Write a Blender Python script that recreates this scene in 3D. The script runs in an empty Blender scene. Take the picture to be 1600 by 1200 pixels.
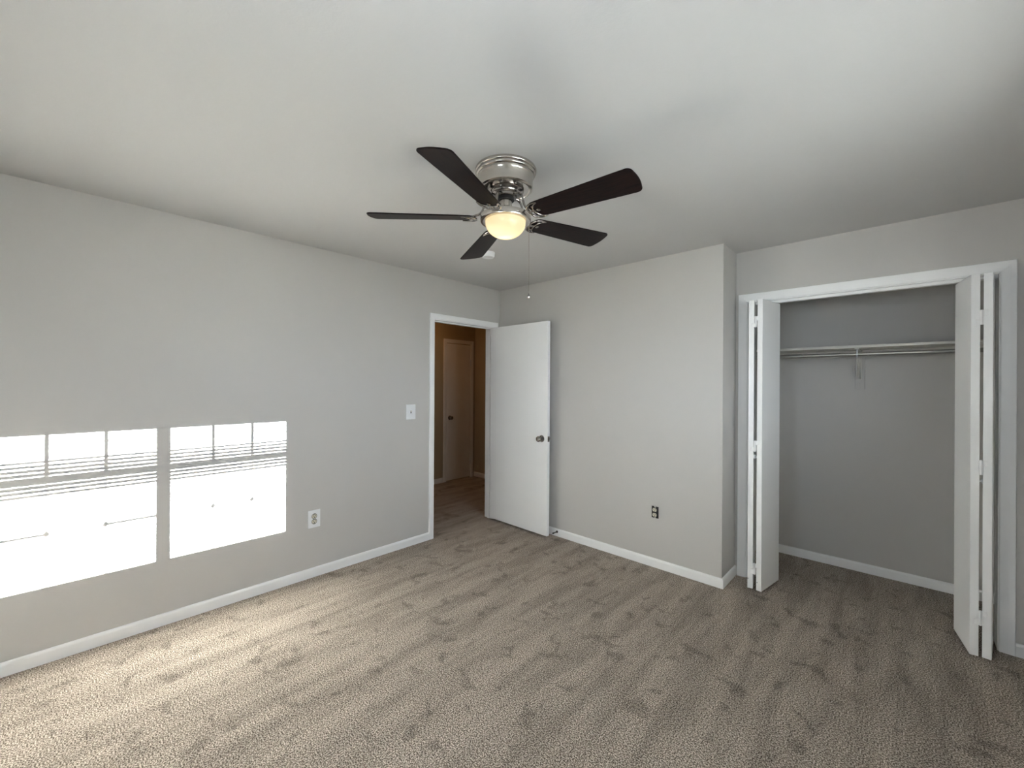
import bpy, bmesh, math, random
from mathutils import Vector, Matrix
random.seed(4)
S = bpy.context.scene
C = S.collection
R = math.radians

# ------------------------------------------------------------------ camera
cam_d = bpy.data.cameras.new('camera')
cam = bpy.data.objects.new('camera', cam_d); C.objects.link(cam)
S.camera = cam
cam_d.sensor_fit = 'HORIZONTAL'; cam_d.sensor_width = 36.0
cam_d.lens = 647.97 * 36.0 / 1600.0
cam_d.clip_start = 0.02
FW = Vector((-0.687498, 0.726186, 0.000677))
RT = Vector((0.726176, 0.687483, 0.005958))
UP = Vector((-0.003861, -0.004588, 0.999982))
m = Matrix((RT, UP, -FW)).transposed().to_4x4()
m.translation = Vector((3.1778, -3.158, 1.4342))
cam.matrix_world = m

# ------------------------------------------------------------------ sky, sun, exposure
SUNDIR = Vector((-3.71, -0.985, -0.82))
world = bpy.data.worlds.new('world'); S.world = world
world.use_nodes = True
wn = world.node_tree
bg = wn.nodes['Background']
bg.inputs['Color'].default_value = (0.79, 0.865, 1.0, 1)
bg.inputs['Strength'].default_value = 22.0
sun_d = bpy.data.lights.new('sun', 'SUN')
sun_d.energy = 136.0
sun_d.angle = R(0.08)
sun_d.color = (1.0, 0.99, 0.975)
sun = bpy.data.objects.new('sun', sun_d); C.objects.link(sun)
sun.rotation_euler = SUNDIR.to_track_quat('-Z', 'Y').to_euler()
sun.location = (9, 1, 4)
S.view_settings.view_transform = 'Standard'
S.view_settings.look = 'None'
S.view_settings.gamma = 1.0
S.view_settings.use_curve_mapping = False
S.view_settings.exposure = 0.06
S.cycles.max_bounces = 14
S.cycles.diffuse_bounces = 10
S.cycles.transparent_max_bounces = 16
S.cycles.sample_clamp_indirect = 90.0

def portal(loc, rot, sx, sy):
    d = bpy.data.lights.new('window_portal', 'AREA')
    d.shape = 'RECTANGLE'; d.size = sx; d.size_y = sy
    d.cycles.is_portal = True
    o = bpy.data.objects.new('window_portal', d); C.objects.link(o)
    o.location = loc; o.rotation_euler = rot
    return o

# ------------------------------------------------------------------ dimensions
H = 2.44
X1 = 3.71            # right wall
Y0 = -3.62           # wall behind the camera
XB, YB = 2.243, 0.309  # end of the bumped-out back wall, recess depth
CB = 1.04            # closet back wall
CX0, CX1, CZ = 2.325, 3.550, 2.055   # closet opening
DY0, DY1, DZ = -0.852, -0.090, 2.032 # bedroom doorway
HX, HY = -1.70, 1.15 # hall far wall and end wall
WT = 0.115

# ------------------------------------------------------------------ materials
def mat(name, col, rough=0.6, metal=0.0, spec=0.5):
    mt = bpy.data.materials.new(name); mt.use_nodes = True
    b = mt.node_tree.nodes['Principled BSDF']
    b.inputs['Base Color'].default_value = (*col, 1)
    b.inputs['Roughness'].default_value = rough
    b.inputs['Metallic'].default_value = metal
    b.inputs['Specular IOR Level'].default_value = spec
    return mt
def N(mt, t, **kw):
    n = mt.node_tree.nodes.new(t)
    for k, v in kw.items():
        if hasattr(n, k): setattr(n, k, v)
        else: n.inputs[k].default_value = v
    return n
def L(mt, a, ao, b, bi): mt.node_tree.links.new(a.outputs[ao], b.inputs[bi])

def paint(name, col, rough, scale=140, strength=0.12, vary=0.02, spec=0.4, dist=0.002):
    mt = mat(name, col, rough, spec=spec)
    b = mt.node_tree.nodes['Principled BSDF']
    tc = N(mt, 'ShaderNodeTexCoord')
    n1 = N(mt, 'ShaderNodeTexNoise', Scale=scale, Detail=3.0)
    L(mt, tc, 'Object', n1, 'Vector')
    bp = N(mt, 'ShaderNodeBump', Strength=strength, Distance=dist)
    L(mt, n1, 'Fac', bp, 'Height'); L(mt, bp, 'Normal', b, 'Normal')
    n2 = N(mt, 'ShaderNodeTexNoise', Scale=2.2, Detail=4.0)
    L(mt, tc, 'Object', n2, 'Vector')
    mx = N(mt, 'ShaderNodeMix', data_type='RGBA')
    mx.inputs[6].default_value = (*[c * (1 - vary) for c in col], 1)
    mx.inputs[7].default_value = (*[min(1, c * (1 + vary)) for c in col], 1)
    L(mt, n2, 'Fac', mx, 0); mt.node_tree.links.new(mx.outputs[2], b.inputs['Base Color'])
    return mt

M = {}
M['wall'] = paint('greige_wall_paint', (0.555, 0.538, 0.515), 0.55, strength=0.10)
M['ceiling'] = paint('ceiling_paint', (0.545, 0.541, 0.535), 0.75, scale=110, strength=0.22)
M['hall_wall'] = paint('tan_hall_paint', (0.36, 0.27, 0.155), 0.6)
M['trim'] = paint('white_trim_paint', (0.91, 0.91, 0.905), 0.35, scale=60, strength=0.05)
M['door'] = paint('white_door_paint', (0.90, 0.905, 0.90), 0.42, scale=90, strength=0.06)
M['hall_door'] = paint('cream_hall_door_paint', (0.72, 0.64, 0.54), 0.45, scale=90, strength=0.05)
M['shelf'] = paint('shelf_paint', (0.66, 0.64, 0.59), 0.5)
M['plastic'] = mat('white_plastic', (0.82, 0.83, 0.84), 0.3)
M['ivory'] = mat('ivory_plastic', (0.62, 0.58, 0.47), 0.35)
M['slot'] = mat('dark_slot', (0.02, 0.018, 0.016), 0.6)
M['screw'] = mat('screw_metal', (0.55, 0.53, 0.5), 0.35, 1.0)
M['boxdark'] = mat('dark_electrical_box', (0.015, 0.012, 0.012), 0.7)
M['nickel'] = mat('brushed_nickel', (0.60, 0.565, 0.52), 0.22, 1.0)
M['dark_nickel'] = mat('dark_satin_nickel', (0.30, 0.28, 0.26), 0.22, 1.0)
M['chrome'] = mat('blade_iron_nickel', (0.42, 0.39, 0.37), 0.15, 1.0)
M['black'] = mat('black_motor', (0.012, 0.012, 0.013), 0.5)
M['rod'] = mat('rod_metal', (0.42, 0.41, 0.38), 0.35, 0.9)
M['vinyl'] = mat('white_vinyl', (0.8, 0.8, 0.8), 0.4)
M['slat'] = mat('white_blind_slat', (0.58, 0.58, 0.57), 0.25, spec=0.6)
M['rubber'] = mat('dark_rubber', (0.03, 0.03, 0.03), 0.6)
M['exterior'] = mat('exterior_ground', (0.36, 0.36, 0.33), 0.9)

# blade: dark espresso wood
mt = mat('espresso_blade', (0.020, 0.010, 0.008), 0.40, spec=0.12)
b = mt.node_tree.nodes['Principled BSDF']
tc = N(mt, 'ShaderNodeTexCoord'); mp = N(mt, 'ShaderNodeMapping'); mp.inputs['Scale'].default_value = (3, 40, 3)
L(mt, tc, 'Object', mp, 'Vector')
nz = N(mt, 'ShaderNodeTexNoise', Scale=3.0, Detail=6.0); L(mt, mp, 'Vector', nz, 'Vector')
cr = N(mt, 'ShaderNodeValToRGB')
cr.color_ramp.elements[0].position = 0.35; cr.color_ramp.elements[0].color = (0.005, 0.003, 0.003, 1)
cr.color_ramp.elements[1].position = 0.70; cr.color_ramp.elements[1].color = (0.016, 0.008, 0.006, 1)
L(mt, nz, 'Fac', cr, 'Fac'); L(mt, cr, 'Color', b, 'Base Color')
M['blade'] = mt

# carpet
def carpet(name, dark=1.0):
    mt = mat(name, (0.3, 0.26, 0.22), 0.95, spec=0.05)
    nt = mt.node_tree; b = nt.nodes['Principled BSDF']
    geo = N(mt, 'ShaderNodeNewGeometry')
    # tuft grain
    gr = N(mt, 'ShaderNodeTexNoise', Scale=185.0, Detail=2.5, Roughness=0.6)
    L(mt, geo, 'Position', gr, 'Vector')
    vo = N(mt, 'ShaderNodeTexVoronoi', Scale=190.0)
    L(mt, geo, 'Position', vo, 'Vector')
    rg = N(mt, 'ShaderNodeValToRGB')
    e = rg.color_ramp.elements
    e[0].position = 0.40; e[0].color = (0.090 * dark, 0.069 * dark, 0.052 * dark, 1)
    e[1].position = 0.61; e[1].color = (0.71 * dark, 0.625 * dark, 0.54 * dark, 1)
    mid = e.new(0.5); mid.color = (0.330 * dark, 0.277 * dark, 0.230 * dark, 1)
    L(mt, gr, 'Fac', rg, 'Fac')
    # vacuum streaks along the length of the room, and footprints pressed into the pile
    mp = N(mt, 'ShaderNodeMapping'); mp.inputs['Scale'].default_value = (8.5, 1.3, 1)
    mp.inputs['Rotation'].default_value = (0, 0, R(-6))
    L(mt, geo, 'Position', mp, 'Vector')
    st = N(mt, 'ShaderNodeTexNoise', Scale=1.0, Detail=6.0, Distortion=0.15, Roughness=0.66)
    L(mt, mp, 'Vector', st, 'Vector')
    rs = N(mt, 'ShaderNodeMapRange'); rs.inputs[1].default_value = 0.36; rs.inputs[2].default_value = 0.60
    rs.inputs[3].default_value = 0.78; rs.inputs[4].default_value = 1.13
    L(mt, st, 'Fac', rs, 0)
    fp = N(mt, 'ShaderNodeTexNoise', Scale=7.5, Detail=3.5, Roughness=0.6, Distortion=0.5)
    L(mt, geo, 'Position', fp, 'Vector')
    rf = N(mt, 'ShaderNodeMapRange'); rf.inputs[1].default_value = 0.57; rf.inputs[2].default_value = 0.65
    rf.inputs[3].default_value = 1.0; rf.inputs[4].default_value = 0.70
    L(mt, fp, 'Fac', rf, 0)
    mm = N(mt, 'ShaderNodeMath', operation='MULTIPLY')
    L(mt, rs, 0, mm, 0); L(mt, rf, 0, mm, 1)
    mx = N(mt, 'ShaderNodeMix', data_type='RGBA', blend_type='MULTIPLY'); mx.inputs[0].default_value = 1.0
    nt.links.new(rg.outputs['Color'], mx.inputs[6]); nt.links.new(mm.outputs[0], mx.inputs[7])
    nt.links.new(mx.outputs[2], b.inputs['Base Color'])
    ad = N(mt, 'ShaderNodeMath', operation='ADD'); L(mt, gr, 'Fac', ad, 0); L(mt, vo, 'Distance', ad, 1)
    bp = N(mt, 'ShaderNodeBump', Strength=0.45, Distance=0.004)
    L(mt, ad, 0, bp, 'Height'); L(mt, bp, 'Normal', b, 'Normal')
    return mt
M['carpet'] = carpet('taupe_carpet')

# frosted bowl glass
mt = bpy.data.materials.new('frosted_glass'); mt.use_nodes = True
nt = mt.node_tree; nt.nodes.clear()
out = nt.nodes.new('ShaderNodeOutputMaterial')
tr = nt.nodes.new('ShaderNodeBsdfTranslucent'); tr.inputs['Color'].default_value = (0.95, 0.86, 0.66, 1)
df = nt.nodes.new('ShaderNodeBsdfDiffuse'); df.inputs['Color'].default_value = (0.85, 0.82, 0.74, 1)
gl = nt.nodes.new('ShaderNodeBsdfGlossy'); gl.inputs['Roughness'].default_value = 0.2
m1 = nt.nodes.new('ShaderNodeMixShader'); m1.inputs[0].default_value = 0.35
m2 = nt.nodes.new('ShaderNodeMixShader'); m2.inputs[0].default_value = 0.04
nt.links.new(tr.outputs[0], m1.inputs[1]); nt.links.new(df.outputs[0], m1.inputs[2])
nt.links.new(m1.outputs[0], m2.inputs[1]); nt.links.new(gl.outputs[0], m2.inputs[2])
nt.links.new(m2.outputs[0], out.inputs[0])
M['bowl'] = mt
mt = bpy.data.materials.new('lit_bulb'); mt.use_nodes = True
b = mt.node_tree.nodes['Principled BSDF']
b.inputs['Emission Color'].default_value = (1.0, 0.80, 0.50, 1); b.inputs['Emission Strength'].default_value = 9.0
M['bulb'] = mt
# thin window glass
mt = bpy.data.materials.new('window_glass'); mt.use_nodes = True
nt = mt.node_tree; nt.nodes.clear()
out = nt.nodes.new('ShaderNodeOutputMaterial')
tp = nt.nodes.new('ShaderNodeBsdfTransparent'); tp.inputs['Color'].default_value = (0.95, 0.97, 0.96, 1)
gl = nt.nodes.new('ShaderNodeBsdfGlossy'); gl.inputs['Roughness'].default_value = 0.02
m1 = nt.nodes.new('ShaderNodeMixShader'); m1.inputs[0].default_value = 0.06
nt.links.new(tp.outputs[0], m1.inputs[1]); nt.links.new(gl.outputs[0], m1.inputs[2]); nt.links.new(m1.outputs[0], out.inputs[0])
M['glass'] = mt

# ------------------------------------------------------------------ helpers
def box(bm, a, b, bev=0.0, mtx=None, seg=2):
    lo = [min(a[i], b[i]) for i in range(3)]; hi = [max(a[i], b[i]) for i in range(3)]
    t = bmesh.new()
    bmesh.ops.create_cube(t, size=1)
    for v in t.verts:
        v.co = Vector([(lo[i] + hi[i]) / 2 + v.co[i] * (hi[i] - lo[i]) for i in range(3)])
    if bev > 0:
        bmesh.ops.bevel(t, geom=t.edges[:], offset=bev, segments=seg, affect='EDGES', profile=0.5)
    merge(bm, t, mtx)
def merge(bm, t, mtx=None):
    if mtx is not None: bmesh.ops.transform(t, matrix=mtx, verts=t.verts)
    me = bpy.data.meshes.new('tmp'); t.to_mesh(me); t.free()
    bm.from_mesh(me); bpy.data.meshes.remove(me)
def lathe(bm, prof, n=48, mtx=None, cap=True):
    t = bmesh.new(); rings = []
    for r, z in prof:
        if r < 1e-6: rings.append([t.verts.new((0, 0, z))])
        else: rings.append([t.verts.new((r * math.cos(2 * math.pi * i / n), r * math.sin(2 * math.pi * i / n), z)) for i in range(n)])
    for A, B in zip(rings, rings[1:]):
        for i in range(n):
            j = (i + 1) % n
            if len(A) == 1 and len(B) == 1: continue
            if len(A) == 1: t.faces.new((A[0], B[j], B[i]))
            elif len(B) == 1: t.faces.new((A[i], A[j], B[0]))
            else: t.faces.new((A[i], A[j], B[j], B[i]))
    if cap:
        if len(rings[0]) > 1: t.faces.new(rings[0][::-1])
        if len(rings[-1]) > 1: t.faces.new(rings[-1])
    bmesh.ops.recalc_face_normals(t, faces=t.faces[:])
    merge(bm, t, mtx)
def tube(bm, pts, rad, n=10, mtx=None, flat=1.0):
    pts = [Vector(p) for p in pts]; t = bmesh.new(); rings = []
    rads = rad if isinstance(rad, (list, tuple)) else [rad] * len(pts)
    up = None
    for i, p in enumerate(pts):
        d = (pts[min(i + 1, len(pts) - 1)] - pts[max(i - 1, 0)]).normalized()
        if up is None:
            up = Vector((0, 0, 1)) if abs(d.z) < 0.9 else Vector((1, 0, 0))
        s = d.cross(up).normalized(); u = s.cross(d).normalized(); up = u
        rings.append([t.verts.new(p + (s * math.cos(2 * math.pi * k / n) + u * flat * math.sin(2 * math.pi * k / n)) * rads[i]) for k in range(n)])
    for A, B in zip(rings, rings[1:]):
        for i in range(n):
            j = (i + 1) % n; t.faces.new((A[i], A[j], B[j], B[i]))
    t.faces.new(rings[0][::-1]); t.faces.new(rings[-1])
    bmesh.ops.recalc_face_normals(t, faces=t.faces[:])
    merge(bm, t, mtx)
def obj(name, bm, m, parent=None, smooth=False, loc=None):
    me = bpy.data.meshes.new(name)
    if loc is not None:
        bmesh.ops.translate(bm, vec=-Vector(loc), verts=bm.verts)
    bm.to_mesh(me); bm.free()
    if isinstance(m, str): m = M[m]
    me.materials.append(m)
    if smooth:
        me.polygons.foreach_set('use_smooth', [True] * len(me.polygons))
    o = bpy.data.objects.new(name, me); C.objects.link(o)
    if loc is not None: o.location = loc
    if smooth:
        try: me.set_sharp_from_angle(angle=R(40))
        except Exception: pass
    if parent is not None: o.parent = parent
    return o
def tag(o, label, cat, group=None, kind=None):
    o['label'] = label; o['category'] = cat
    if group: o['group'] = group
    if kind: o['kind'] = kind
    return o
def struct(name, bm, m, label, cat, smooth=False):
    return tag(obj(name, bm, m, None, smooth), label, cat, kind='structure')
def empty(name, loc, label, cat, group=None, kind=None, rz=0.0):
    o = bpy.data.objects.new(name, None); C.objects.link(o)
    o.location = loc; o.rotation_euler = (0, 0, rz); o.empty_display_size = 0.05
    return tag(o, label, cat, group, kind)
def nb(): return bmesh.new()
def T(x, y, z): return Matrix.Translation((x, y, z))

# ------------------------------------------------------------------ shell
g = nb(); box(g, (HX - .12, Y0 - .12, -.12), (X1 + .12, HY + .12, 0))
struct('floor', g, 'carpet', 'taupe cut-pile carpet with vacuum streaks and footprints', 'carpet floor')
g = nb(); box(g, (HX - .12, Y0 - .12, H), (X1 + .12, HY + .12, H + .12))
struct('ceiling', g, 'ceiling', 'flat grey painted ceiling above the whole bedroom', 'ceiling')

# left wall with the bedroom doorway
g = nb()
box(g, (-WT, Y0 - .12, 0), (0, DY0 - .018, H))
box(g, (-WT, DY0 - .018, DZ + .018), (0, DY1 + .018, H))
box(g, (-WT, DY1 + .018, 0), (0, HY + .1, H))
struct('wall_left', g, 'wall', 'long greige wall with the sunlit window shapes', 'wall')
g = nb(); box(g, (0, 0, 0), (XB - .1, .1, H))
box(g, (XB - .1, 0, 0), (XB, CB + .1, H))
struct('wall_back', g, 'wall', 'greige wall section behind the open door, ending in an outside corner', 'wall')
g = nb()
box(g, (XB, YB, 0), (CX0 - .018, YB + WT, H))
box(g, (CX0 - .018, YB, CZ + .018), (CX1 + .018, YB + WT, H))
box(g, (CX1 + .018, YB, 0), (X1, YB + WT, H))
struct('wall_closet_front', g, 'wall', 'recessed greige wall around the closet opening', 'wall')
g = nb(); box(g, (XB, CB, 0), (X1, CB + .1, H))
struct('wall_closet_back', g, 'wall', 'greige back wall inside the closet', 'wall')
# right wall with the twin window opening
XG = X1 + .07
K = XG / 3.71
def ywin(p): return p + 0.985 * K
def zwin(p): return p + 0.82 * K
WY0, WY1 = ywin(-3.47) - .04, ywin(-2.118) + .04
WZ0, WZ1 = zwin(.381) - .04, zwin(1.166) + .04
g = nb()
box(g, (X1, Y0 - .12, 0), (X1 + .12, WY0, H)); box(g, (X1, WY1, 0), (X1 + .12, CB + .1, H))
box(g, (X1, WY0, 0), (X1 + .12, WY1, WZ0)); box(g, (X1, WY0, WZ1), (X1 + .12, WY1, H))
struct('wall_right', g, 'wall', 'greige window wall at the right, outside the picture', 'wall')
FX0, FX1, FZ0, FZ1 = 2.30, 2.90, 1.35, 2.02    # opening for the added fill window behind the camera
g = nb()
box(g, (-WT, Y0 - .12, 0), (FX0, Y0, H)); box(g, (FX1, Y0 - .12, 0), (X1, Y0, H))
box(g, (FX0, Y0 - .12, 0), (FX1, Y0, FZ0)); box(g, (FX0, Y0 - .12, FZ1), (FX1, Y0, H))
struct('wall_front', g, 'wall', 'greige wall behind the viewer', 'wall')
# hall
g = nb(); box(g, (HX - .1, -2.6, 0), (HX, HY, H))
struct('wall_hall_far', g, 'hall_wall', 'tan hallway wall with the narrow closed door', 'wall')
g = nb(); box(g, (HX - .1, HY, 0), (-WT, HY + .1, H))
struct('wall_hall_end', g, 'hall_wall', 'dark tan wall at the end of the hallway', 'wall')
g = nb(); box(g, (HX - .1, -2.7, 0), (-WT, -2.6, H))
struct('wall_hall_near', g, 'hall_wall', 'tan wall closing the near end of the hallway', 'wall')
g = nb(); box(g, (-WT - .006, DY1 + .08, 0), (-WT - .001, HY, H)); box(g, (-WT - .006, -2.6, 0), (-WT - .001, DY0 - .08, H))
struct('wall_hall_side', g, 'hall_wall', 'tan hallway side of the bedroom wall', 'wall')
# outside ground
g = nb(); box(g, (X1 + .5, -22, -.6), (40, 22, -.5))
struct('exterior_ground', g, 'exterior', 'ground outside the bedroom window', 'ground')

# ------------------------------------------------------------------ baseboards
BH, BT = 0.069, 0.013
def baseboard(name, a, b, nrm, label, h=BH, ea=0, eb=0, mats='trim'):
    """board from a to b on the floor; nrm = into the room; ea/eb mitre (+ longer at front)"""
    a = Vector((*a, 0)); b = Vector((*b, 0)); n = Vector((*nrm, 0)); d = (b - a).normalized()
    prof = [(0, 0), (BT, 0), (BT, h - .014), (BT * .8, h - .006), (BT * .45, h - .001), (0, h)]
    g = nb()
    A = [g.verts.new(a + n * t + Vector((0, 0, z)) - d * t * ea) for t, z in prof]
    B = [g.verts.new(b + n * t + Vector((0, 0, z)) + d * t * eb) for t, z in prof]
    k = len(prof)
    for i in range(k): g.faces.new((A[i], A[(i + 1) % k], B[(i + 1) % k], B[i]))
    g.faces.new(A[::-1]); g.faces.new(B)
    bmesh.ops.recalc_face_normals(g, faces=g.faces[:])
    return struct(name, g, mats, label, 'baseboard')
CW = 0.052
baseboard('baseboard_left', (0, Y0), (0, DY0 - .005 - CW), (1, 0), 'long white baseboard under the sunlit left wall')
baseboard('baseboard_back', (0, 0), (XB, 0), (0, -1), 'white baseboard behind the open bedroom door', eb=1)
baseboard('baseboard_return', (XB, 0), (XB, YB), (1, 0), 'short white baseboard around the outside corner beside the closet', ea=1)
baseboard('baseboard_closet', (XB, CB), (X1, CB), (0, -1), 'white baseboard along the closet back wall')
baseboard('baseboard_closet_right', (3.613, YB), (X1, YB), (0, -1), 'short white baseboard right of the closet casing')
baseboard('baseboard_right', (X1, Y0), (X1, YB), (-1, 0), 'white baseboard under the window wall')
baseboard('baseboard_front', (0, Y0), (X1, Y0), (0, 1), 'white baseboard behind the viewer')
baseboard('baseboard_hall_far', (HX, -2.6), (HX, .535), (1, 0), 'hallway baseboard left of the narrow door', mats='hall_door')
baseboard('baseboard_hall_end', (HX, HY), (-WT, HY), (0, -1), 'hallway baseboard on the end wall', mats='hall_door')

# ------------------------------------------------------------------ casings
def casing(name, axis, plane, s, u0, u1, zt, w, label, bottom=None, thick=.013, m='trim', kind='structure'):
    """mitred frame round an opening u0..u1 below zt; axis 'x' = lies in a plane of constant x"""
    prof = [(.005, 0), (.005, thick * .6), (.009, thick * .75), (w * .7, thick), (.005 + w - .003, thick), (.005 + w, thick - .003), (.005 + w, 0)]
    g = nb(); rows = []
    for d, t in prof:
        if bottom is None: pts = [(u0 - d, 0), (u0 - d, zt + d), (u1 + d, zt + d), (u1 + d, 0)]
        else: pts = [(u0 - d, bottom - d), (u0 - d, zt + d), (u1 + d, zt + d), (u1 + d, bottom - d)]
        rows.append([g.verts.new((plane + s * t, u, z) if axis == 'x' else (u, plane + s * t, z)) for u, z in pts])
    n = len(prof)
    for i in range(n):
        A, B = rows[i], rows[(i + 1) % n]
        for j in range(3 if bottom is None else 4):
            q = (j + 1) % 4
            g.faces.new((A[j], A[q], B[q], B[j]))
    if bottom is None:
        g.faces.new([r[0] for r in rows]); g.faces.new([r[3] for r in rows][::-1])
    bmesh.ops.recalc_face_normals(g, faces=g.faces[:])
    if kind is None: return g
    return struct(name, g, m, label, 'door trim')
casing('trim_1', 'x', 0, 1, DY0, DY1, DZ, CW, 'white casing round the open bedroom doorway')
casing('trim_2', 'x', -WT - .006, -1, DY0, DY1, DZ, CW, 'casing round the bedroom doorway on the hallway side')
g = nb()
box(g, (-WT - .006, DY0 - .018, 0), (0, DY0, DZ + .018)); box(g, (-WT - .006, DY1, 0), (0, DY1 + .018, DZ + .018))
box(g, (-WT - .006, DY0, DZ), (0, DY1, DZ + .018))
# door stops
box(g, (-.078, DY0, 0), (-.042, DY0 + .011, DZ), .002); box(g, (-.078, DY1 - .011, 0), (-.042, DY1, DZ), .002)
box(g, (-.078, DY0, DZ - .011), (-.042, DY1, DZ), .002)
struct('trim_3', g, 'trim', 'white jamb lining of the bedroom doorway with stop strips', 'door trim')
casing('trim_4', 'y', YB, -1, CX0, CX1, CZ, .058, 'white casing round the closet opening')
g = nb()
box(g, (CX0 - .018, YB, 0), (CX0, YB + WT, CZ + .018)); box(g, (CX1, YB, 0), (CX1 + .018, YB + WT, CZ + .018))
box(g, (CX0, YB, CZ), (CX1, YB + WT, CZ + .018))
box(g, (CX0, YB + .035, CZ - .018), (CX1, YB + .075, CZ), .002)
struct('trim_5', g, 'trim', 'white jamb lining and top track of the closet opening', 'door trim')

# ------------------------------------------------------------------ bedroom door
def knob_bm(mtx):
    g = nb()
    lathe(g, [(0.0, 0), (.031, 0), (.033, .003), (.031, .008), (.016, .011), (.0125, .014), (.0125, .028),
              (.020, .033), (.0265, .042), (.0275, .050), (.025, .058), (.018, .063), (.0, .064)], 32, mtx, cap=False)
    return g
d = empty('door_1', (0.006, DY1, 0), 'white flush bedroom door standing open against the back wall', 'door', kind='structure')
HZ = .022
ANG = -0.012
d.rotation_euler = (0, 0, ANG)
g = nb(); box(g, (0, -.035, HZ), (.765, 0, HZ + 2.005), .0015, seg=1)
obj('door_leaf', g, 'door', d)
g = knob_bm(Matrix.Translation((.765 - .066, -.035, .925)) @ Matrix.Rotation(R(90), 4, 'X'))
o = obj('door_knob', g, 'dark_nickel', d, True); o['label'] = 'dark satin nickel knob'
g = knob_bm(Matrix.Translation((.765 - .066, 0, .925)) @ Matrix.Rotation(R(-90), 4, 'X'))
bmesh.ops.scale(g, vec=(1, 1, 1), verts=g.verts)
obj('door_knob', g, 'dark_nickel', d, True)
g = nb(); box(g, (.7645, -.030, .90), (.7662, -.005, .95), .0004, seg=1); box(g, (.765, -.024, .918), (.773, -.011, .932), .002)
o = obj('latch', g, 'dark_nickel', d); o['label'] = 'metal latch plate in the door edge'
for z in (.22, 1.02, 1.84):
    g = nb(); lathe(g, [(0, z - .045), (.006, z - .045), (.006, z + .045), (0, z + .045)], 14, T(-.002, .004, 0), cap=False)
    obj('hinge', g, 'dark_nickel', d, True)

# spring door stop on the back baseboard
g = nb()
tube(g, [(0, 0, 0), (0, -.008, 0)], .011, 14)
pts = []
for i in range(120):
    a = i * .62; pts.append((.0045 * math.cos(a), -.008 - .048 * i / 119, .0045 * math.sin(a)))
tube(g, pts, .0012, 5)
o = obj('door_stop', g, 'dark_nickel', None, True); o.location = (.80, -BT, .045)
tag(o, 'small spring door stop on the baseboard behind the open door', 'door stop')
g = nb(); tube(g, [(0, -.055, 0), (0, -.068, 0)], .007, 12)
obj('rubber_tip', g, 'rubber', o, True)

# ------------------------------------------------------------------ hall door
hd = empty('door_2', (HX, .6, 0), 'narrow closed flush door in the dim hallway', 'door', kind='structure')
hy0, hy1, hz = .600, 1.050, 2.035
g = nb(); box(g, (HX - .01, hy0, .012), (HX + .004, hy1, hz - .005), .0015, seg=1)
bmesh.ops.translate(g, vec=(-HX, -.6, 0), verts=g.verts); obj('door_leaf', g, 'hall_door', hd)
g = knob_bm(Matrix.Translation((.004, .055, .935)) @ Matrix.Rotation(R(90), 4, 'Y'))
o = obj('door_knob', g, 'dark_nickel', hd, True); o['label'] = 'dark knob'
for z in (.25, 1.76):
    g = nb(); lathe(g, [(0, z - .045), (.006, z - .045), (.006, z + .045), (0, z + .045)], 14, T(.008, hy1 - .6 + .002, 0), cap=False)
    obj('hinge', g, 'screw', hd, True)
casing('trim_6', 'x', HX, 1, hy0, hy1, hz, .055, 'casing round the narrow hallway door', m='hall_door')

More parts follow.
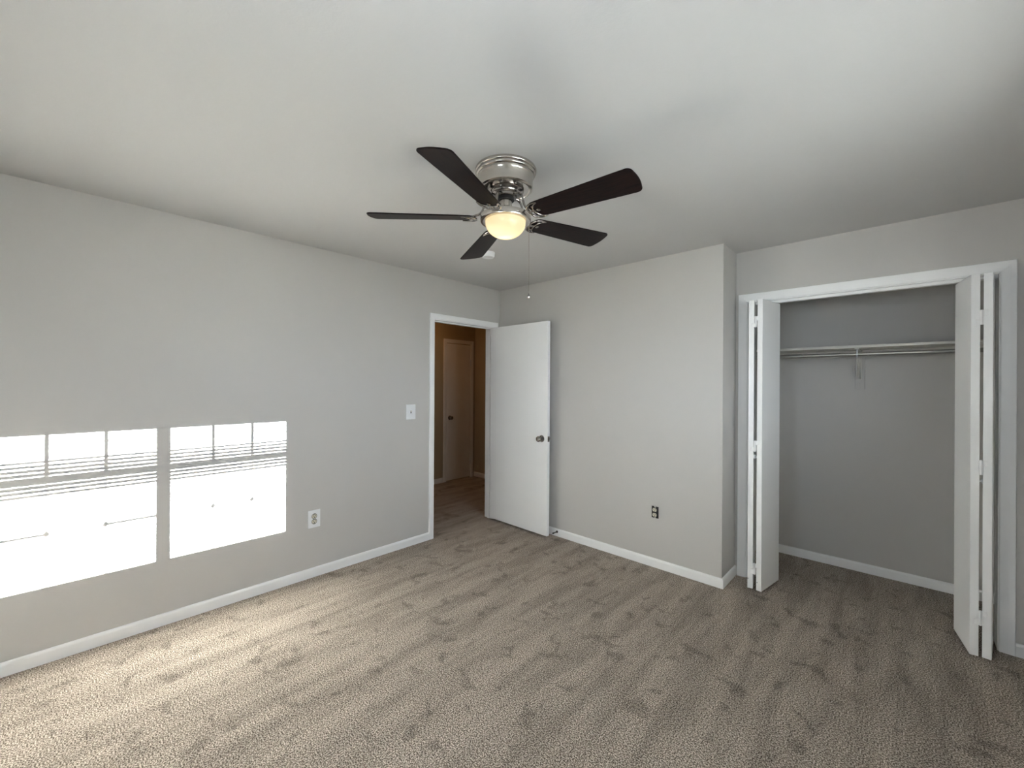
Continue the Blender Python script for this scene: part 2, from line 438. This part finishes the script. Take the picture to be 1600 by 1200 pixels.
# ------------------------------------------------------------------ bifold closet doors
def leaf_mtx(back, front):
    """frame with x along leaf (back->front), origin at back centre line"""
    a = Vector((*back, 0)); b_ = Vector((*front, 0)); d = (b_ - a); ln = d.length; d.normalize()
    n = Vector((-d.y, d.x, 0))
    m = Matrix((d, n, Vector((0, 0, 1)))).transposed().to_4x4(); m.translation = a
    return m, ln
LZ0, LZ1 = .018, 2.032
def bifold(name, lab, leaves, knob_leaf, knob_side, hinge_x, hinge_y, hzs, spots):
    e = empty(name, (leaves[0][0][0], leaves[0][0][1], 0), lab, 'closet door', kind='structure')
    off = Matrix.Translation(-e.location)
    for i, (bk, fr) in enumerate(leaves):
        mt_, ln = leaf_mtx(bk, fr)
        g = nb(); box(g, (0, -.0168, LZ0), (ln, .0168, LZ1), .0018, off @ mt_)
        o = obj('door_panel', g, 'door', e)
        if i == knob_leaf:
            kx = ln - .035
            rot = Matrix.Rotation(R(-90 if knob_side > 0 else 90), 4, 'X')
            g = nb()
            lathe(g, [(0, 0), (.010, 0), (.009, .003), (.0065, .006), (.0065, .014), (.013, .019), (.0165, .023), (.0165, .027), (.012, .031), (0, .032)], 24,
                  off @ mt_ @ Matrix.Translation((kx, .0168 * knob_side, .935)) @ rot, cap=False)
            obj('door_knob', g, 'plastic', e, True)
    for z in hzs:
        g = nb(); h = .038
        box(g, (hinge_x - .007, hinge_y - .0045, z - h), (hinge_x + .007, hinge_y + .004, z + h), .0008, off)
        lathe(g, [(0, z - h - .001), (.0042, z - h - .001), (.0042, z + h + .001), (0, z + h + .001)], 12, off @ T(hinge_x, hinge_y - .004, 0), cap=False)
        box(g, (hinge_x - .022, hinge_y - .0025, z - h), (hinge_x - .002, hinge_y - .0008, z - .008), .0004, off)
        box(g, (hinge_x + .002, hinge_y - .0025, z + .008), (hinge_x + .022, hinge_y - .0008, z + h), .0004, off)
        obj('hinge', g, 'trim', e, True)
    for hx, hz2 in ([(-.014, .128), (-.040, .085), (.018, .075)] if spots == 0.001 else []):
        g = nb(); lathe(g, [(0, 0), (.0028, 0), (.0028, .0006), (0, .0006)], 10, off @ T(hinge_x + hx, hinge_y - .0004 + (.0035 if hx < 0 else -.0035), hz2) @ Matrix.Rotation(R(90), 4, 'X'), cap=False)
        obj('screw_hole', g, 'slot', e, True)
    g = nb()
    bmesh.ops.create_cone(g, cap_ends=True, segments=12, radius1=.005, radius2=.005, depth=.03,
                          matrix=off @ T(leaves[0][0][0] + spots, leaves[0][0][1] - .02, LZ1 + .006))
    obj('pivot_pin', g, 'screw', e, True)
bifold('door_3', 'white folded bifold door at the left of the closet opening',
       [((2.348, .375), (2.398, .100)), ((2.500, .385), (2.452, .093))], 1, -1, 2.4255, .094, (.165, 1.015, 1.878), .001)
bifold('door_4', 'white folded bifold door at the right of the closet opening',
       [((3.527, .385), (3.494, .117)), ((3.408, .392), (3.449, .115))], 1, 1, 3.4705, .112, (.225, 1.013, 1.800), .0)

# ------------------------------------------------------------------ closet shelf, rod, bracket
SZ = 1.732
g = nb(); box(g, (XB, .735, SZ - .019), (X1, CB, SZ), .002)
tag(obj('closet_shelf', g, 'shelf'), 'painted closet shelf running the width of the closet', 'shelf')
g = nb(); box(g, (XB, .0 + CB - .018, SZ - .06), (X1, CB, SZ - .019), .002)
tag(obj('shelf_cleat', g, 'shelf'), 'thin cleat strip on the closet back wall under the shelf', 'cleat')
RZ, RY = 1.668, .775
r_ = empty('closet_rod', (XB, RY, RZ), 'telescoping metal hanging rod under the closet shelf', 'closet rod')
g = nb(); tube(g, [(0, 0, 0), (.345, 0, 0)], .0165, 20); o = obj('outer_tube', g, 'rod', r_, True)
g = nb(); tube(g, [(.33, 0, 0), (X1 - XB, 0, 0)], .0135, 20); obj('inner_tube', g, 'rod', r_, True)
for x in (0.004, X1 - XB - .004):
    g = nb(); tube(g, [(x - .004, 0, 0), (x + .004, 0, 0)], .024, 20); obj('end_socket', g, 'screw', r_, True)
BX = 2.925
br = empty('shelf_bracket', (BX, CB, 1.41), 'painted shelf and rod bracket on the closet back wall', 'bracket')
g = nb(); box(g, (-.026, -.012, 0), (.030, 0, .27), .002); obj('wall_block', g, 'wall', br)
g = nb(); box(g, (-.013, -.016, .075), (.013, -.012, .29), .001); box(g, (-.013, -.29, .292), (.013, -.012, .302), .001)
obj('bracket_frame', g, 'shelf', br)
g = nb(); tube(g, [(0, -.014, .085), (0, -.045, .10), (0, -.15, .19), (0, -.262, .283)], .0085, 10, flat=.6); obj('brace', g, 'shelf', br, True)
g = nb()
pts = [(0, -.265 - .020 * math.sin(a) , RZ - 1.41 + 0.0 - .020 * math.cos(a)) for a in [R(x) for x in range(-80, 181, 20)]]
tube(g, pts, .0045, 8); tube(g, [(0, -.265, RZ - 1.41 + .020), (0, -.265, .293)], .0045, 8)
o = obj('rod_hook', g, 'plastic', br, True); o['label'] = 'white hook holding the rod'
for z in (.045, .10):
    g = nb(); lathe(g, [(0, 0), (.004, 0), (.003, .002), (0, .0025)], 12, Matrix.Translation((0, -.0122 if z < .07 else -.0162, z)) @ Matrix.Rotation(R(90), 4, 'X'), cap=False)
    obj('screw', g, 'screw', br, True)

# ------------------------------------------------------------------ switch and outlets
def screw(parent, y, z):
    g = nb(); lathe(g, [(0, 0), (.0035, 0), (.003, .0012), (0, .0016)], 12, Matrix.Translation((.0062, y, z)) @ Matrix.Rotation(R(90), 4, 'Y'), cap=False)
    return obj('screw', g, 'plastic', parent, True)
sw = empty('light_switch', (0, -1.106, 1.184), 'white toggle light switch plate left of the bedroom doorway', 'light switch')
g = nb(); box(g, (0, -.048, -.066), (.006, .048, .066), .003); obj('cover_plate', g, 'plastic', sw)
g = nb(); box(g, (.0055, -.005, -.012), (.0068, .005, .012), .0003, seg=1); o = obj('toggle_slot', g, 'slot', sw)
g = nb(); box(g, (0, -.0032, -.004), (.017, .0032, .004), .001, Matrix.Translation((.004, 0, .002)) @ Matrix.Rotation(R(-28), 4, 'Y')); obj('toggle', g, 'ivory', sw)
screw(sw, 0, .030); screw(sw, 0, -.030)

def receptacle(parent, mtx, zc):
    """one outlet face with slots, local: x out of wall"""
    g = nb(); lathe(g, [(0, 0), (.0195, 0), (.0195, .0006), (0, .0006)], 28, mtx @ T(0, 0, zc) @ Matrix.Rotation(R(90), 4, 'Y'), cap=False)
    obj('receptacle_recess', g, 'slot', parent)
    g = nb()
    t = bmesh.new(); n = 28; vs = []
    for k in range(n):
        a = 2 * math.pi * k / n
        y = .0172 * math.cos(a); z = max(-.0135, min(.0135, .0172 * math.sin(a)))
        vs.append((y, z))
    A = [t.verts.new((0, y, z)) for y, z in vs]; B = [t.verts.new((.0022, y * .96, z * .96)) for y, z in vs]
    for i in range(n): t.faces.new((A[i], A[(i + 1) % n], B[(i + 1) % n], B[i]))
    t.faces.new(B)
    bmesh.ops.remove_doubles(t, verts=t.verts, dist=1e-5)
    bmesh.ops.recalc_face_normals(t, faces=t.faces[:])
    merge(g, t, mtx @ T(0, 0, zc))
    o = obj('receptacle', g, 'ivory', parent)
    g = nb()
    box(g, (.002, -.0085, .000), (.0027, -.0055, .0085), 0, mtx @ T(0, 0, zc)); box(g, (.002, .0055, .0005), (.0027, .0085, .008), 0, mtx @ T(0, 0, zc))
    lathe(g, [(0, 0), (.0034, 0), (.0034, .0007), (0, .0007)], 12, mtx @ T(.002, 0, zc - .0068) @ Matrix.Rotation(R(90), 4, 'Y'), cap=False)
    obj('slots', g, 'slot', o)
ol = empty('wall_outlet', (0, -1.929, .429), 'duplex outlet with white cover plate beside the sunlit patches on the left wall', 'outlet')
g = nb(); box(g, (0, -.044, -.065), (.006, .044, .065), .003); obj('cover_plate', g, 'plastic', ol)
I = Matrix.Translation((.0058, 0, 0))
receptacle(ol, I, .0195); receptacle(ol, I, -.0195); screw(ol, 0, 0)
ob = empty('wall_outlet', (1.752, 0, .432), 'uncovered duplex outlet without plate on the back wall', 'outlet', rz=R(-90))
g = nb(); box(g, (-.0005, -.028, -.046), (.0012, .028, .046), .0003, seg=1)
o = obj('box_opening', g, 'boxdark', ob); o['label'] = 'dark open electrical box'
g = nb(); box(g, (.0012, -.0145, -.035), (.010, .0145, .035), .002); o = obj('receptacle_body', g, 'boxdark', ob)
I = Matrix.Translation((.0098, 0, 0))
receptacle(ob, I, .0195); receptacle(ob, I, -.0195)
g = nb(); box(g, (.0012, -.007, -.052), (.0030, .007, .052), .0006)
obj('mounting_strap', g, 'screw', ob)

# ------------------------------------------------------------------ smoke detector
sd = empty('smoke_detector', (.859, -.984, H), 'round white smoke detector on the ceiling beyond the fan', 'smoke detector')
g = nb(); lathe(g, [(0, 0), (.052, 0), (.052, -.010), (.050, -.012)], 40, cap=False); obj('base_plate', g, 'plastic', sd, True)
g = nb(); lathe(g, [(.049, -.012), (.0505, -.014), (.049, -.030), (.044, -.037), (.030, -.040), (0, -.040)], 40, cap=False); obj('cover', g, 'plastic', sd, True)
g = nb(); lathe(g, [(0, 0), (.006, 0), (.006, -.002), (0, -.0025)], 14, T(.018, -.01, -.040), cap=False); obj('test_button', g, 'plastic', sd, True)

# ------------------------------------------------------------------ ceiling fan
FCX, FCY = 1.812, -1.766
fan = empty('ceiling_fan', (FCX, FCY, H), 'brushed nickel hugger ceiling fan with five dark brown blades and a lit bowl', 'ceiling fan')
g = nb()
lathe(g, [(0, 0), (.142, 0), (.144, -.004), (.144, -.012), (.141, -.016), (.138, -.017), (.1385, -.024), (.136, -.028),
          (.131, -.030), (.1315, -.036), (.130, -.041), (.127, -.046), (.1265, -.080), (.125, -.092), (.118, -.097), (.112, -.0975), (.108, -.093), (0, -.093)], 64, cap=False)
obj('motor_housing', g, 'nickel', fan, True)
g = nb()
lathe(g, [(.086, -.090), (.085, -.102), (.078, -.108), (.070, -.110), (.068, -.115), (.056, -.117), (.053, -.120), (.0525, -.128), (.048, -.131), (0, -.131)], 56, cap=False)
obj('housing_cap', g, 'chrome', fan, True)
g = nb(); lathe(g, [(0, -.128), (.040, -.1305), (.040, -.144), (0, -.144)], 40, cap=False)
obj('flywheel', g, 'black', fan, True)
g = nb()
lathe(g, [(0, -.135), (.030, -.139), (.030, -.175), (.033, -.186), (.042, -.196), (.060, -.205), (.085, -.211), (.113, -.2145), (.118, -.217), (.119, -.222), (.119, -.238), (.117, -.2435), (.110, -.245), (.101, -.243), (0, -.238)], 64, cap=False)
obj('light_kit_fitter', g, 'nickel', fan, True)
g = nb()
prof = [(.0945, -.238), (.0945, -.247)]
for k in range(1, 17):
    a = k / 16 * math.pi / 2
    prof.append((.0945 * math.cos(a) ** .9 if k < 16 else 0, -.247 - .071 * math.sin(a)))
lathe(g, prof, 64, cap=False)
o = obj('glass_bowl', g, 'bowl', fan, True); o['label'] = 'glowing frosted glass bowl'
g = nb()
lathe(g, [(0, -.301), (.012, -.299), (.020, -.293), (.023, -.285), (.020, -.276), (.014, -.264), (.012, -.247), (0, -.247)], 24, cap=False)
obj('light_bulb', g, 'bulb', fan, True)

def blade_set(ang, droop):
    rot = Matrix.Rotation(ang, 4, 'Z')
    lift = Matrix.Rotation(-math.atan2(droop, .55), 4, 'Y')
    ZB = -.226
    pit = Matrix.Rotation(R(-12.4), 4, 'X')
    # blade outline: rounded root, widening to a rounded tip
    r0, r1 = .150, .640
    out_ = []
    w0, w1 = .052, .0722
    def wid(x): return w0 + (w1 - w0) * min(1, max(0, (x - r0) / (r1 - r0 - .04)))
    top = []
    for k in range(7):          # root corner
        a = R(90 * k / 6); top.append((r0 + .022 * (1 - math.sin(R(90) - 0) * math.cos(a)) - 0 if False else r0 + .030 * (1 - math.cos(a)), (wid(r0) - .028) + .028 * math.sin(a)))
    for k in range(1, 10): x = r0 + .03 + (r1 - .030 - r0 - .03) * k / 10; top.append((x, wid(x)))
    for k in range(8):          # tip corner, end edge slightly bowed
        a = R(90 * k / 7); top.append((r1 - .030 + .024 * math.sin(a), (w1 - .026) + .026 * math.cos(a)))
    for k in range(1, 5):
        yy = (w1 - .026) * (1 - k / 4); top.append((r1 - .006 + .006 * (1 - (yy / (w1 - .026)) ** 2), yy))
    pts = top + [(x, -y) for x, y in top[::-1][1:]]
    t = bmesh.new()
    vs = [t.verts.new((x, y, .003)) for x, y in pts]
    f = t.faces.new(vs)
    ex = bmesh.ops.extrude_face_region(t, geom=[f])
    bmesh.ops.translate(t, vec=(0, 0, -.006), verts=[v for v in ex['geom'] if isinstance(v, bmesh.types.BMVert)])
    bmesh.ops.remove_doubles(t, verts=t.verts, dist=1e-5)
    bmesh.ops.recalc_face_normals(t, faces=t.faces[:])
    sharp = [e for e in t.edges if abs(e.verts[0].co.z - e.verts[1].co.z) < 1e-6 and len(e.link_faces) == 2]
    bmesh.ops.bevel(t, geom=sharp, offset=.0015, segments=2, affect='EDGES')
    g = nb(); merge(g, t)
    o = obj('fan_blade', g, 'blade', fan)
    o.matrix_local = rot @ Matrix.Translation((0, 0, ZB)) @ lift @ pit
    # iron: curved arm from the flywheel, then a crescent loop clasping the blade root
    g = nb()
    A = [(.058, 0, -.124 - ZB), (.078, 0, -.128 - ZB), (.092, 0, -.142 - ZB), (.100, 0, -.165 - ZB), (.108, 0, -.190 - ZB), (.122, 0, -.208 - ZB), (.142, 0, -.216 - ZB), (.162, 0, -.2235 - ZB)]
    def cm(ps, n=6):
        ps = [Vector(p) for p in ps]; q = []
        e = [ps[0]] + ps + [ps[-1]]
        for i in range(1, len(e) - 2):
            for k in range(n):
                u = k / n; a_, b_, c_, d_ = e[i - 1], e[i], e[i + 1], e[i + 2]
                q.append(.5 * ((2 * b_) + (c_ - a_) * u + (2 * a_ - 5 * b_ + 4 * c_ - d_) * u * u + (3 * b_ - a_ - 3 * c_ + d_) * u ** 3))
        q.append(ps[-1]); return q
    tube(g, cm(A), .0062, 10, flat=.8)
    base = Matrix.Identity(4)
    for s in (1, -1):
        # outer horn of the crescent
        B = [(.138, 0, -.004), (.140, s * .022, -.006), (.152, s * .042, -.007), (.176, s * .052, -.007), (.205, s * .050, -.0065)]
        q = cm(B); nn = len(q)
        tube(g, q, [.0060 * (1 - .55 * i / (nn - 1)) for i in range(nn)], 8, pit)
        # inner curl
        B = [(.205, s * .050, -.0065), (.184, s * .041, -.0072), (.172, s * .026, -.0075), (.167, s * .012, -.0075), (.166, 0, -.0075)]
        q = cm(B); nn = len(q)
        tube(g, q, [.0028 + .0012 * i / (nn - 1) for i in range(nn)], 8, pit)
    lathe(g, [(0, -.0035), (.009, -.0035), (.009, -.007), (.006, -.0085), (0, -.009)], 14, pit @ T(.186, 0, 0), cap=False)
    box(g, (.138, -.007, -.0085), (.172, .007, -.0035), .002, pit)
    for s in (1, -1):
        lathe(g, [(0, -.0035), (.007, -.0035), (.007, -.007), (0, -.0085)], 12, pit @ T(.172, s * .030, 0), cap=False)
    o = obj('blade_iron', g, 'chrome', fan, True)
    o.matrix_local = rot @ Matrix.Translation((0, 0, ZB)) @ lift
for k, (da, dz) in enumerate(((-2.3, -.006), (.45, 0), (.3, .021), (4.0, -.008), (2.5, .004))):
    blade_set(R(-66 + 72 * k + da), dz)
# pull chain
ch = RT.xy.normalized() * .107
g = nb()
ztop, zbot = -.232, -.575
tube(g, [(ch.x * .96, ch.y * .96, ztop + .004), (ch.x * 1.03, ch.y * 1.03, ztop), (ch.x * 1.03, ch.y * 1.03, ztop - .012)], .003, 8)
tube(g, [(ch.x * 1.03, ch.y * 1.03, ztop - .010), (ch.x * 1.03, ch.y * 1.03, zbot)], .0008, 6)
z = ztop - .012
t = bmesh.new(); bmesh.ops.create_icosphere(t, subdivisions=1, radius=.0017)
mb = bpy.data.meshes.new('bead'); t.to_mesh(mb); t.free()
while z > zbot:
    n0 = len(g.verts); g.from_mesh(mb); g.verts.ensure_lookup_table()
    for v in g.verts[n0:]: v.co += Vector((ch.x * 1.03, ch.y * 1.03, z))
    z -= .0046
bpy.data.meshes.remove(mb)
pc = obj('pull_chain', g, 'nickel', fan, True)
g = nb()
lathe(g, [(0, zbot), (.0018, zbot), (.0030, zbot - .006), (.0065, zbot - .014), (.0075, zbot - .020), (.0055, zbot - .026), (0, zbot - .028)], 18, T(ch.x * 1.03, ch.y * 1.03, 0), cap=False)
obj('chain_pull', g, 'nickel', pc, True)

# ------------------------------------------------------------------ windows on the right wall (cast the sun patches)
def window(name, y0, y1, z0, z1, ya, yb, lab):
    """glass y0..y1 z0..z1, frame out to ya..yb"""
    e = empty(name, (XG, (y0 + y1) / 2, z0), lab, 'window', kind='structure')
    off = Matrix.Translation(-e.location); x0, x1 = XG - .02, XG + .03
    zr = zwin(.926)
    g = nb()
    box(g, (x0, ya, WZ0), (x1, y0, WZ1), 0, off); box(g, (x0, y1, WZ0), (x1, yb, WZ1), 0, off)
    box(g, (x0, y0, WZ0), (x1, y1, z0), 0, off); box(g, (x0, y0, z1), (x1, y1, WZ1), 0, off)
    obj('window_frame', g, 'vinyl', e)
    g = nb(); box(g, (XG - .006, y0, zr - .009), (XG + .006, y1, zr + .009), 0, off); obj('meeting_rail', g, 'vinyl', e)
    g = nb()
    for k in (1, 2):
        y = y0 + (y1 - y0) * k / 3
        box(g, (XG - .003, y - .008, zr), (XG + .003, y + .008, z1), 0, off)
        box(g, (XG - .0015, y - .0022, z0), (XG + .0015, y + .0022, zr), 0, off)
        zc = (z0 + zr) / 2
        box(g, (XG - .004, -.011, -.011), (XG + .004, .011, .011), 0, off @ T(0, y, zc) @ T(XG, 0, 0) @ Matrix.Rotation(R(45), 4, 'X') @ T(-XG, 0, 0))
    box(g, (XG - .0015, y0, zc - .002), (XG + .0015, y1, zc + .002), 0, off)
    if name == 'window_1':
        for k in (0, 2):
            box(g, (XG - .003, y0 + (y1 - y0) * k / 3, zc - .0055), (XG + .003, y0 + (y1 - y0) * (k + 1) / 3, zc + .0055), 0, off)
    obj('muntins', g, 'vinyl', e)
    g = nb(); box(g, (XG + .008, y0, z0), (XG + .011, y1, z1), 0, off); obj('glass_pane', g, 'glass', e)
ym = ywin(-2.7915)
window('window_1', ywin(-3.47), ywin(-2.817), zwin(.381), zwin(1.166), WY0, ym, 'left twin window with grid muntins')
window('window_2', ywin(-2.764), ywin(-2.118), zwin(.381), zwin(1.166), ym, WY1, 'right twin window with grid muntins')
g = casing('c', 'x', X1, -1, WY0, WY1, WZ1, .058, '', bottom=WZ0, kind=None)
struct('trim_7', g, 'trim', 'white casing round the twin window', 'window trim')
portal((X1 + .11, (WY0 + WY1) / 2, (WZ0 + WZ1) / 2), (0, R(90), 0), WZ1 - WZ0, WY1 - WY0)

# blinds: slats turned almost edge-on to the sun, a few half closed round the meeting rail
def blind(ya, yb, lab):
    xb = X1 + .022
    e = empty('window_blind', (xb, (ya + yb) / 2, WZ1), lab, 'window blind', 'window blinds')
    off = Matrix.Translation(-e.location)
    g = nb(); box(g, (xb - .014, ya + .006, WZ1 - .028), (xb + .014, yb - .006, WZ1 - .001), .002, off); obj('headrail', g, 'vinyl', e)
    g = nb(); p = .0212; z = WZ1 - .042
    base = math.atan2(.82, 3.71)
    zoff = .82 * (X1 + .022) / 3.71
    while z > WZ0 + .03:
        zp = z - zoff                      # height of this slat's shadow
        if .838 < zp < 1.035:
            c = max(0.0, 1 - abs(zp - .93) / .115)
            dl = R(20 + 31 * c ** .7)
        else: dl = R(6.0)
        a = base - dl; w = .0125
        prof = []
        for k in range(5):
            u = -1 + k / 2; prof.append((u * w, .0016 * (1 - u * u)))
        A = []; B = []
        for (yy, lst) in ((ya + .008, A), (yb - .008, B)):
            for px, pz in prof:
                X = px * math.cos(a) - pz * math.sin(a); Z = px * math.sin(a) + pz * math.cos(a)
                lst.append(g.verts.new((X, yy - e.location.y, z + Z - WZ1)))
        for i in range(4): g.faces.new((A[i], A[i + 1], B[i + 1], B[i]))
        z -= p
    so = obj('slats', g, 'slat', e, True)
    sol = so.modifiers.new('thickness', 'SOLIDIFY'); sol.thickness = .0005
    g = nb(); box(g, (xb - .010, ya + .008, WZ0 + .004), (xb + .010, yb - .008, WZ0 + .016), .003, off); obj('bottom_rail', g, 'vinyl', e)
blind(WY0, ym, 'white horizontal blind over the left twin window')
blind(ym, WY1, 'white horizontal blind over the right twin window')

# unseen window behind the viewer, added to let in fill light
e = empty('fill_window', ((FX0 + FX1) / 2, Y0 - .06, FZ0), 'added fill-light window, unseen, in the wall behind the viewer', 'window', kind='structure')
off = Matrix.Translation(-e.location)
g = nb()
for a_, b_ in (((FX0, FZ0), (FX0 + .04, FZ1)), ((FX1 - .04, FZ0), (FX1, FZ1)), ((FX0, FZ0), (FX1, FZ0 + .04)), ((FX0, FZ1 - .04), (FX1, FZ1)), (((FX0 + FX1) / 2 - .02, FZ0), ((FX0 + FX1) / 2 + .02, FZ1))):
    box(g, (a_[0], Y0 - .085, a_[1]), (b_[0], Y0 - .035, b_[1]), 0, off)
obj('window_frame', g, 'vinyl', e)
g = nb(); box(g, (FX0, Y0 - .062, FZ0), (FX1, Y0 - .059, FZ1), 0, off); obj('glass_pane', g, 'glass', e)
g = casing('c', 'y', Y0, 1, FX0, FX1, FZ1, .058, '', bottom=FZ0, kind=None)
struct('trim_8', g, 'trim', 'white casing round the added fill window behind the viewer', 'window trim')
portal(((FX0 + FX1) / 2, Y0 - .11, (FZ0 + FZ1) / 2), (R(90), 0, 0), FX1 - FX0, FZ1 - FZ0)

# hall ceiling lamp (out of view, warm)
hl = empty('hall_light', (-1.25, -.1, H), 'warm flush ceiling lamp in the hallway', 'ceiling lamp')
g = nb(); lathe(g, [(0, 0), (.10, 0), (.10, -.02), (.09, -.03), (0, -.03)], 32, cap=False); obj('lamp_base', g, 'nickel', hl, True)
mt = bpy.data.materials.new('hall_globe'); mt.use_nodes = True
b = mt.node_tree.nodes['Principled BSDF']
b.inputs['Emission Color'].default_value = (1.0, 0.50, 0.16, 1); b.inputs['Emission Strength'].default_value = 27.0
M['hall_globe'] = mt
g = nb(); lathe(g, [(.088, -.03), (.086, -.05), (.07, -.075), (.04, -.09), (0, -.094)], 32, cap=False); obj('lamp_globe', g, 'hall_globe', hl, True)
